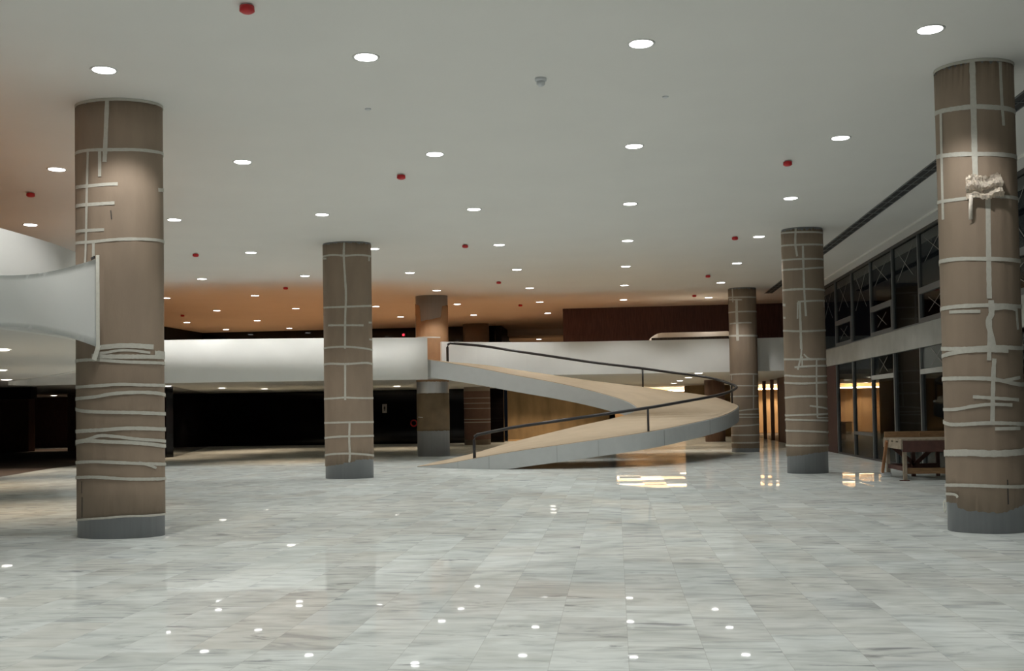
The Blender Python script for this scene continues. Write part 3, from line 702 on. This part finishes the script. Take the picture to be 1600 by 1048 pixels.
# dark folds in the board
def fold(key, pts, w):
    obj('board_seam', tape_mesh(COLUMN_DATA[key]['c'], 0, w, pts, .0132, 7), M['slot_dark'], ROOT[key])
ca = COLUMN_DATA['A']['c']
fold('A', [(3.98, .76), (3.97, .60)], .008); fold('A', [(3.99, .55), (3.98, .28)], .012)
fold('A', [(4.83, 4.36), (4.85, 4.24)], .012)
fold('E', [(4.98, .66), (4.98, .36)], .012)

# crumpled paper taped to the right foreground column
ce = COLUMN_DATA['E']['c']
rnd = random.Random(11)
bm = new(); nu, nv = 26, 12
g = []
for i in range(nu + 1):
    r = []
    for j in range(nv + 1):
        u, v = i / nu, j / nv
        t = 4.19 + .84 * u
        z = 4.41 - .29 * v + .02 * sin(9 * u) + rnd.uniform(-.012, .012)
        o_ = .03 + .085 * sin(pi * min(1, v * 1.1)) * (.6 + .4 * sin(5 * u + 1)) + .02 * sin(v * 14 + u * 3) + rnd.uniform(-.010, .010)
        P = ell(*ce, t, max(.03, o_ + (.05 if v > .75 else 0)))
        r.append(bm.verts.new((P.x, P.y, z)))
    g.append(r)
for i in range(nu):
    for j in range(nv): bm.faces.new((g[i][j], g[i + 1][j], g[i + 1][j + 1], g[i][j + 1]))
back = bmesh.ops.solidify(bm, geom=bm.faces[:], thickness=.008)
obj('paper_clump', bm, M['paper'], ROOT['E'], False)
bm = new(); pts = []
rings = []
for k in range(11):
    f = k / 10
    P = ell(*ce, 4.30 - .03 * f, .09 + .05 * sin(pi * f) - .05 * f)
    z = 4.17 - .30 * f
    rings.append([bm.verts.new((P.x + dx, P.y + dy, z)) for dx, dy in ((-.022, 0), (.022, -.005), (.022, .004), (-.022, .008))])
for A, B in zip(rings, rings[1:]):
    for k in range(4): bm.faces.new((A[k], A[(k + 1) % 4], B[(k + 1) % 4], B[k]))
bm.faces.new(rings[0][::-1]); bm.faces.new(rings[-1])
obj('hanging_tape', bm, M['paper'], ROOT['E'], True)
bm = new()
tube(bm, [(ell(*ce, 3.14, .03).x - .02 + .014 * cos(a), ell(*ce, 3.2, .03).y, .31 + .075 * sin(a)) for a in [2 * pi * k / 20 for k in range(20)]], .008, 6, True)
obj('tape_loop', bm, M['tape_pale'], ROOT['E'], True)

# far columns with smaller detail
def far_column(label, cx, cy, rx, z0, z1, m, bands, base=None):
    t = thing('column', label, 'column', (cx, cy, 0))
    bm = new(); lathe(bm, [(1, z0), (1, z1)], 64, 0, 0, rx, RY)
    o = obj('shaft', bm, m, t)
    for p in o.data.polygons: p.use_smooth = len(p.vertices) == 4
    for (za, w) in bands:
        bm = new(); lathe(bm, [(1, za), (1, za + w)], 64, 0, 0, rx + .008, RY + .008)
        obj('tape_strip', bm, M['tape'], t)
    return t
t = far_column('far column beside the stained wall, its dull steel top rising above the parapet', -6.72, 51.9, .64, 0, H, M['steel_brown'], [(1.08, .03), (1.22, .03), (1.75, .02), (2.0, .02), (2.25, .02)])
bm = new(); lathe(bm, [(1, .25), (1, 2.6)], 64, 0, 0, .645, RY + .005)
obj('board_wrap', bm, M['wrap_red'], t)
far_column('dark brown pillar standing behind the turn of the ramp', 4.67, 51.7, .47, 0, 2.91, M['wood_pillar'], [])

# ================================================================== RAMP
OUT = [(-5.84, 31.2, 0.0), (-4.85, 30.45, .12), (-3.99, 29.93, .27), (-2.87, 29.5, .46), (-1.1, 29.35, .69), (.95, 30.0, .95), (2.09, 31.5, 1.12), (3.28, 34.0, 1.31), (3.92, 36.1, 1.48), (4.17, 37.2, 1.60), (4.16, 37.75, 1.68), (4.0, 38.1, 1.76),
       (3.66, 38.4, 1.90), (3.22, 38.5, 2.01), (1.99, 38.5, 2.20), (1.02, 38.35, 2.35), (-.82, 38.0, 2.60), (-2.23, 37.8, 2.83), (-3.6, 37.5, 3.05), (-4.58, 37.25, 3.21), (-6.14, 37.0, 3.35)]
INN = [(-5.77, 33.1, 0.0), (-4.47, 33.0, .28), (-3.21, 33.0, .62), (-2.22, 33.1, .85), (-1.24, 33.25, 1.07), (-.01, 33.55, 1.32), (.45, 33.75, 1.45), (.60, 33.9, 1.53), (.64, 34.02, 1.60), (.56, 34.2, 1.70), (.26, 34.33, 1.86), (-.75, 34.5, 2.18), (-1.78, 34.65, 2.44), (-3.36, 34.9, 2.77), (-4.64, 35.1, 3.05), (-6.24, 35.24, 3.35)]
SO, SI = spline(OUT, 14), spline(INN, 14)
def at_z(S, z):
    if z <= S[0].z: return S[0].copy()
    for a, c in zip(S, S[1:]):
        if c.z >= z: 
            f = (z - a.z) / max(c.z - a.z, 1e-6)
            return a.lerp(c, f)
    return S[-1].copy()
zs = sorted(set([round(.0 + 3.35 * k / 110, 4) for k in range(111)] + [round(1.4 + .6 * k / 60, 4) for k in range(61)]))
st = [(at_z(SO, z), at_z(SI, z), z) for z in zs]
for o_, i_, z in st: o_.z = i_.z = z
ramp = thing('ramp', 'curved grey ramp with tan floor sheeting turning back up to the mezzanine', 'ramp', (0, 0, 0))
def thick(z): return .44 + .12 * max(0, (z - 1.7) / 1.6)
bm = new(); rings = []
for o_, i_, z in st:
    zb = max(0.002, z - thick(z)); zt = z + .01
    rings.append([bm.verts.new((o_.x, o_.y, zt)), bm.verts.new((i_.x, i_.y, zt)), bm.verts.new((i_.x, i_.y, zb)), bm.verts.new((o_.x, o_.y, zb))])
for A, B in zip(rings, rings[1:]):
    for k in range(4): bm.faces.new((A[k], A[(k + 1) % 4], B[(k + 1) % 4], B[k]))
bm.faces.new(rings[0][::-1]); bm.faces.new(rings[-1])
bmesh.ops.remove_doubles(bm, verts=bm.verts, dist=.0005)
obj('deck', bm, M['ramp_body'], ramp)
bm = new(); rings = []
for o_, i_, z in st:
    d = (i_ - o_)
    a = o_ + d * .012; c = i_ - d * .006
    rings.append([bm.verts.new((a.x, a.y, z + .028)), bm.verts.new((c.x, c.y, z + .028)), bm.verts.new((c.x, c.y, z + .012)), bm.verts.new((a.x, a.y, z + .012))])
for A, B in zip(rings, rings[1:]):
    for k in range(4): bm.faces.new((A[k], A[(k + 1) % 4], B[(k + 1) % 4], B[k]))
bm.faces.new(rings[0][::-1]); bm.faces.new(rings[-1])
obj('floor_sheet', bm, M['ramp_floor'], ramp)
for k in (20, 34, 52, 60, 74, 92):
    a = SO[k]; c = SO[k + 1]
    d = Vector((c.x - a.x, c.y - a.y)).normalized()
    n_ = Vector((d.y, -d.x))
    bm = new(); bar(bm, (a.x + n_.x * .001, a.y + n_.y * .001, max(.01, a.z - thick(a.z) + .01)), (a.x + n_.x * .001, a.y + n_.y * .001, a.z), .009, .006, up=(n_.x, n_.y, 0))
    obj('panel_joint', bm, M['joint_grey'], ramp)
# handrail along the outer edge
def edge_in(z, off=.10):
    o_ = at_z(SO, z); i_ = at_z(SI, z); d = (i_ - o_); d.z = 0; d.normalize()
    return Vector((o_.x, o_.y, z)) + d * off
RAILH = .68
def path_between(z0, z1):
    return [edge_in(z) for z in zs if z0 <= z <= z1]
za, zb_ = .27, 3.345
top = [p + Vector((0, 0, RAILH)) for p in path_between(za, zb_)]
a0, b0 = path_between(za, zb_)[0], path_between(za, zb_)[-1]
rail = [a0 + Vector((0, 0, .02)), a0 + Vector((0, 0, RAILH - .14)), a0 + Vector((.02, 0, RAILH - .05)), a0 + Vector((.10, -.04, RAILH + .0))] + top[6:-2] + [b0 + Vector((.10, 0, RAILH)), b0 + Vector((.02, 0, RAILH - .05)), b0 + Vector((0, 0, RAILH - .14)), b0 + Vector((0, 0, .02))]
bm = new(); tube(bm, rail, .045, 10)
obj('handrail', bm, M['black_metal'], ramp, True)
def z_near(S, x, y):
    return min(S, key=lambda p: (p.x - x) ** 2 + (p.y - y) ** 2).z
for (x, y) in ((.95, 30.0), (4.08, 37.95), (1.02, 38.35)):
    p = edge_in(z_near(SO, x, y))
    bm = new(); tube(bm, [p + Vector((0, 0, .01)), p + Vector((0, 0, RAILH - .02))], .032, 10)
    obj('rail_post', bm, M['black_metal'], ramp, True)

# ================================================================== PROTECTIVE SHEET between parapet and left column
bm = new(); g = []
NU, NV = 24, 10
for i in range(NU + 1):
    u = i / NU
    P = Vector((-7.96, 13.16)).lerp(Vector((-6.80, 13.615)), u)
    P.y -= .10 * sin(pi * u)
    if u < .12: P.x += .0
    zt = 3.47 + (3.72 - 3.47) * u ** 2.3 - .02 * sin(pi * min(1, u * 1.2))
    zb = 2.80 + (2.53 - 2.80) * u ** 2.0 + .01 * sin(pi * u)
    g.append([bm.verts.new((P.x, P.y + .015 * sin(6 * u + 3 * j / NV), zb + (zt - zb) * j / NV)) for j in range(NV + 1)])
for i in range(NU):
    for j in range(NV): bm.faces.new((g[i][j], g[i + 1][j], g[i + 1][j + 1], g[i][j + 1]))
bmesh.ops.solidify(bm, geom=bm.faces[:], thickness=.012)
sh = thing('protective_sheet', 'white sheet stretched from the left parapet and taped to the left column', 'sheet', (0, 0, 0))
obj('sheet', bm, M['sheet'], sh, True)
bm = new(); bar(bm, (-6.80, 13.60, 2.50), (-6.80, 13.60, 3.76), .045, .012, up=(0, 1, 0)); obj('tape_strip', bm, M['tape_pale'], sh)
bm = new(); bar(bm, (-6.84, 13.60, 3.735), (-6.90, 13.63, 3.715), .02, .03); obj('clip', bm, M['black_metal'], sh)
bm = new(); bar(bm, (-6.79, 13.60, 2.56), (-6.86, 13.61, 2.37), .06, .01, up=(0, 1, 0)); obj('tape_strip', bm, M['tape_pale'], sh)

# ================================================================== LIGHTS
def spot(name, power, col, cone, blend, rad):
    l = bpy.data.lights.new(name, 'SPOT')
    l.energy = power; l.color = col; l.spot_size = math.radians(cone); l.spot_blend = blend; l.shadow_soft_size = rad
    return l
HALL_SPOT = spot('downlight_beam', LAMP_W, HALL_COL, 119, .36, .10)
SOFFIT_SPOT = spot('soffit_beam', SOFFIT_W, WARM_COL, 110, .4, .06)
FOYER_SPOT = spot('foyer_beam', FOYER_W, WARM_COL, 120, .4, .06)

def downlight(r, lens, beam):
    t = thing('downlight', '', 'downlight', (0, 0, 0))
    bm = new()
    lathe(bm, [(r * .92, -.004), (r * 1.10, -.014), (r * 1.16, -.004), (r * 1.16, .0)], 36, cap=False)
    obj('trim_ring', bm, M['trim_ring'], t, True)
    bm = new(); lathe(bm, [(r * .93, -.010), (r * .93, -.002)], 36)
    obj('lens', bm, lens, t)
    lo = bpy.data.objects.new('beam', beam); COL.objects.link(lo); lo.parent = t; lo.location = (0, 0, -.03)
    return t

ORD = ['first', 'second', 'third', 'fourth', 'fifth', 'sixth', 'seventh', 'eighth', 'ninth']
ROWN = ['nearest', 'second nearest', 'third nearest', 'fourth nearest', 'fifth nearest', 'sixth nearest', 'seventh nearest', 'farthest long']
# x, y, seen?  (rows run across the hall, nearest first)
LX0, LSX, LY0, LSY = -6.178, 3.2775, 12.542, 4.923
ROWS = {0: (range(0, 4), ()), 1: (range(-1, 4), ()), 2: (range(-2, 4), ()), 3: (range(-2, 4), (-2,)), 4: (range(-3, 4), (-3,)),
        5: (range(-3, 4), (-1,)), 6: (range(-3, 4), ()), 7: (range(-4, 2), (-2,))}
proto = downlight(.142, M['lens'], HALL_SPOT)
first = True
def place(x, y, z, label, group):
    global first
    if first:
        proto.location = (x, y, z); proto['label'] = label; proto['group'] = group; first = False
        return proto
    return dup(proto, (x, y, z), label, group)
GH = 'round downlights in the hall ceiling'
for j, (rng, hid) in ROWS.items():
    n = 0
    for i in rng:
        x, y = LX0 + i * LSX, LY0 + j * LSY
        if i in hid:
            place(x, y, H, 'round ceiling downlight hidden behind a wrapped column, row %d' % (j + 1), GH)
            continue
        place(x, y, H, 'round white ceiling downlight, %s from the left in the %s row' % (ORD[n], ROWN[j]), GH)
        n += 1
for k, (x, y) in enumerate(((-19.1, 51.4), (-15.95, 51.6))):
    place(x, y, H, 'tiny far ceiling downlight above the black wall band, %s of two' % ('left', 'right')[k], GH)
# rows over the viewer, outside the frame
for j, rng in ((0, (-1,)), (-1, (-1, 0, 1, 2, 3)), (-2, (0, 1, 2, 3)), (-3, (0, 1, 2, 3))):
    for i in rng:
        x, y = LX0 + i * LSX, LY0 + j * LSY
        place(x, y, H, 'round ceiling downlight overhead outside the picture', 'downlights out of view')
place(-4.15, 59.1, 5.55, 'single small light in the mezzanine recess left of the dark wall', GH)

small = downlight(.155, M['lens_small'], SOFFIT_SPOT)
SP = [(-10.45, 17.41, 'nearest small downlight under the left mezzanine, at the left picture edge'),
      (-14.79, 24.63, 'second small downlight under the left mezzanine, at the left picture edge'),
      (-18.19, 30.64, 'small downlight at the far edge of the left soffit, above the dark band'),
      (-28.9, 53.0, 'small soffit light deep in the dark at the far left, beside a brown pillar'),
      (-17.3, 40.22, 'small soffit light beside the right edge of the left foreground column'),
      (-16.85, 44.82, 'small soffit light above the left part of the black wall'),
      (-15.86, 47.45, 'small soffit light, third along below the left parapet'),
      (-10.92, 35.34, 'small soffit light closest under the white parapet, left of the middle column'),
      (-9.74, 47.37, 'small soffit light right of the middle column, above the white sign')]
for k, (x, y, lb) in enumerate(SP):
    if k == 0:
        small.location = (x, y, 2.795); small['label'] = lb; small['group'] = 'small lights under the mezzanine'
    else: dup(small, (x, y, 2.795), lb, 'small lights under the mezzanine')
foy = downlight(.15, M['lens_small'], FOYER_SPOT)
FP = [(3.12, 40.95, 'small soffit light nearest behind the ramp rail, first of the line of four'), (3.12, 46.5, 'second small soffit light in the line of four behind the ramp rail'),
      (3.05, 51.6, 'third small soffit light in the line of four behind the ramp rail'), (3.04, 56.7, 'farthest small soffit light in the line of four behind the ramp rail')]
FP += [(x, 66.3, 'added warm spot over the foyer back wall, %s along' % w) for x, w in ((1.5, 'first'), (4.2, 'second'), (6.9, 'third'))]  # unseen spots added to brighten the foyer back wall
FP += [(x, 66.3, 'added warm spot beyond the glazed front, %s along' % w) for x, w in ((9.6, 'first'), (12.3, 'second'), (15.0, 'third'))]  # more added spots, for the foyer wall behind the glass
FP += [(-3.0, 43.5, 'added small soffit light hidden behind the upper ramp flight, nearer one'), (-3.0, 50.0, 'added small soffit light hidden behind the upper ramp flight, farther one'), (-3.0, 54.8, 'added small soffit light close to the stained brown wall, right one'), (-5.0, 54.8, 'added small soffit light close to the stained brown wall, left one')]  # unseen lamps added to brighten the brown wall behind the ramp
for k, (x, y, lb) in enumerate(FP):
    if k == 0:
        foy.location = (x, y, 2.905); foy['label'] = lb; foy['group'] = 'line of lights in the foyer soffit'
    else: dup(foy, (x, y, 2.905 if x < 7.4 else 2.945), lb, 'line of lights in the foyer soffit')

# ================================================================== SMALL CEILING FITTINGS
cap0 = thing('sprinkler', '', 'sprinkler', (0, 0, 0))
bm = new(); lathe(bm, [(.055, 0), (.055, -.012), (.02, -.016), (.02, -.035)], 20); obj('escutcheon', bm, M['trim_ring'], cap0, True)
bm = new(); lathe(bm, [(.045, -.012), (.075, -.020), (.078, -.070), (.05, -.088)], 20); obj('protective_cap', bm, M['red'], cap0, True)
CAPS = [(-3.74, 10.75, 'red-capped sprinkler at the top edge of the picture, nearest of all'), (-3.75, 18.87, 'red-capped sprinkler between the two upper central downlights'),
        (-10.9, 19.18, 'red-capped sprinkler at the far left above the white parapet'), (-10.9, 27.17, 'red-capped sprinkler between the left and the middle column'),
        (3.06, 18.97, 'red-capped sprinkler near the right foreground column'), (3.05, 27.2, 'red-capped sprinkler left of the banded column by the glazing'),
        (3.03, 34.9, 'red-capped sprinkler above the column behind the ramp'), (-3.75, 27.1, 'red-capped sprinkler right of the middle column, in the pale ceiling'),
        (-3.75, 35.0, 'red-capped sprinkler at the start of the orange ceiling, centre'), (-10.9, 34.9, 'red-capped sprinkler in the orange ceiling left of the middle column'),
        (3.03, 40.9, 'red-capped sprinkler just before the dark timber wall'), (-18.0, 43.4, 'red-capped sprinkler in the far left orange ceiling'),
        (-3.73, 42.8, 'red-capped sprinkler deep in the orange ceiling, centre right')]
for k, (x, y, lb) in enumerate(CAPS):
    if k == 0: cap0.location = (x, y, H); cap0['label'] = lb; cap0['group'] = 'red capped sprinklers'
    else: dup(cap0, (x, y, H), lb, 'red capped sprinklers')
t = thing('smoke_detector', 'grey-white smoke detector on the ceiling between the top downlights', 'smoke detector', (-.88, 13.69, H))
bm = new(); lathe(bm, [(.075, 0), (.075, -.03), (.062, -.04)], 28); obj('base', bm, M['white_plastic'], t, True)
bm = new(); lathe(bm, [(.052, -.04), (.056, -.075), (.03, -.10)], 28); obj('sensor_head', bm, M['white_plastic'], t, True)
for k, (x, y, lb) in enumerate(((-3.38, 14.7, 'small pale cover disc on the ceiling left of the smoke detector'), (.76, 14.75, 'small pale cover disc on the ceiling right of the smoke detector'))):
    bm = new(); lathe(bm, [(.045, 0), (.042, -.012)], 20)
    o = obj('cover_disc', bm, M['white_plastic'], loc=(x, y, H)); tag(o, lb, 'cover', 'cover discs')

# ================================================================== THINGS ON THE WALLS AND THE MEZZANINE
t = thing('hose_ring', 'red ring hanging on the black wall left of the steel-banded column', 'ring', (-10.42, 54.93, 1.06))
bm = new(); tube(bm, [(.155 * cos(a), -.03, .155 * sin(a)) for a in [2 * pi * k / 32 for k in range(32)]], .035, 10, True); obj('ring', bm, M['red'], t, True)
bm = new(); bar(bm, (0, .06, .15), (0, -.06, .15), .03); obj('hook', bm, M['alu'], t)
t = thing('wall_sign', 'small white sign on the black wall right of the middle column', 'sign', (-11.96, 54.98, 1.62))
bm = new(); box(bm, -.12, .12, -.03, -.005, 0, .46, .004); obj('plate', bm, M['sign'], t)
bm = new(); lathe(bm, [(.022, -.035), (.022, -.031)], 16)
for v in bm.verts: v.co = Vector((v.co.x, v.co.z, v.co.y + .34))
box(bm, -.045, .045, -.035, -.031, .20, .31); box(bm, -.038, -.008, -.035, -.031, .10, .20); box(bm, .008, .038, -.035, -.031, .10, .20)
obj('pictogram', bm, M['sign_mark'], t)
t = thing('exit_lamp', 'tiny glowing red lamp on the black wall band above the parapet', 'lamp', (-10.55, 53.19, 5.44))
bm = new(); box(bm, -.10, .10, -.06, 0, 0, .16, .01); obj('housing', bm, M['black_metal'], t)
bm = new(); lathe(bm, [(.055, -.075), (.06, -.06)], 16)
for v in bm.verts: v.co = Vector((v.co.x, v.co.z, v.co.y + .08))
obj('lens', bm, M['red_led'], t)

t = thing('covered_stack', 'long low stack under a pale cover on the right mezzanine', 'stack', (1.35, 41.3, MZ))
bm = new()
sec = [(.0, .0), (.0, .98), (.16, 1.17), (1.3, 1.24), (1.45, 1.0), (1.45, 0)]
rings = []
for k, x in enumerate((0, .10, .30, .5, 1.2, 2.0, 2.9, 3.25)):
    s = (0.80, .88, .97, 1, 1, 1.0, 1.0, .98)[k]
    rings.append([bm.verts.new((x, yy, zz * s + (.01 * sin(5 * x + yy * 4) if zz > .5 else 0))) for yy, zz in sec])
for A, B in zip(rings, rings[1:]):
    for q in range(len(sec)): bm.faces.new((A[q], A[(q + 1) % len(sec)], B[(q + 1) % len(sec)], B[q]))
bm.faces.new(rings[0][::-1]); bm.faces.new(rings[-1])
obj('cover', bm, M['tarp'], t)
bm = new(); box(bm, .05, 3.22, -.03, -.005, .72, .97)
obj('fringe', bm, M['tarp_edge'], t)

# ================================================================== WORKBENCH
wb = thing('workbench', 'rough wooden workbench beside the right foreground column', 'workbench', (5.98, 23.3, 0))
for (x, y, m) in ((.05, .06, 'wood_pale'), (.05, 1.45, 'wood_pale'), (1.12, .06, 'wood_red'), (1.12, 1.45, 'wood_red')):
    bm = new(); bar(bm, (x, y, 0), (x, y, .84), .075, .075); obj('leg', bm, M[m], wb)
bm = new()
for k in range(5): box(bm, -.03, 1.22, .0 + k * .30, .29 + k * .30, .84, .875, .004)
obj('tabletop', bm, M['wood_pale'], wb)
bm = new()
box(bm, -.035, .01, 0, 1.51, .66, .80); box(bm, -.035, .01, 0, 1.51, .825, .84)
for y0, y1 in ((0, .22), (.42, .62), (.80, 1.0), (1.2, 1.51)): box(bm, -.035, .01, y0, y1, .80, .825)
obj('slotted_apron', bm, M['wood_pale'], wb)
bm = new(); box(bm, .0, 1.2, .0, .035, .60, .84); obj('apron', bm, M['wood_red'], wb)
bm = new(); box(bm, .0, 1.2, 1.475, 1.51, .66, .84); obj('apron', bm, M['wood_red'], wb)
bm = new(); bar(bm, (.06, .10, .24), (.06, 1.42, .24), .05, .09); obj('stretcher', bm, M['wood_red'], wb)
bm = new(); bar(bm, (.08, .10, .20), (1.10, .10, .20), .05, .12); obj('stretcher', bm, M['wood'], wb)
bm = new(); bar(bm, (.08, 1.40, .24), (1.10, 1.40, .24), .05, .10); obj('stretcher', bm, M['wood_red'], wb)
bm = new(); bar(bm, (.10, 1.38, .70), (.60, 1.38, .27), .04, .09); obj('brace', bm, M['wood_red'], wb)
bm = new(); bar(bm, (1.08, 1.38, .70), (.60, 1.36, .27), .04, .09); obj('brace', bm, M['wood_red'], wb)
bm = new(); bar(bm, (.58, 1.40, 0), (.58, 1.40, .84), .08, .08); obj('leg', bm, M['wood_red'], wb)
bm = new(); bar(bm, (-.07, 1.05, .80), (-.085, 1.42, .10), .05, .08, up=(0, 1, 0)); obj('strut', bm, M['wood_strut'], wb)
bm = new(); box(bm, -.10, .10, 1.38, 1.53, 0, .10, .02); obj('foot_wrap', bm, M['white_plastic'], wb)
bm = new(); box(bm, -.08, .12, -.04, .02, 0, .018, .004); obj('foot_block', bm, M['wood_red'], wb)
bm = new(); box(bm, 0, 1.32, 0, .05, 0, .13, .004); box(bm, .74, 1.32, -.04, 0.0, 0, .11, .004)
tag(obj('plank', bm, M['wood'], loc=(5.92, 24.55, .876)), 'brown plank standing on edge on top of the workbench', 'plank')
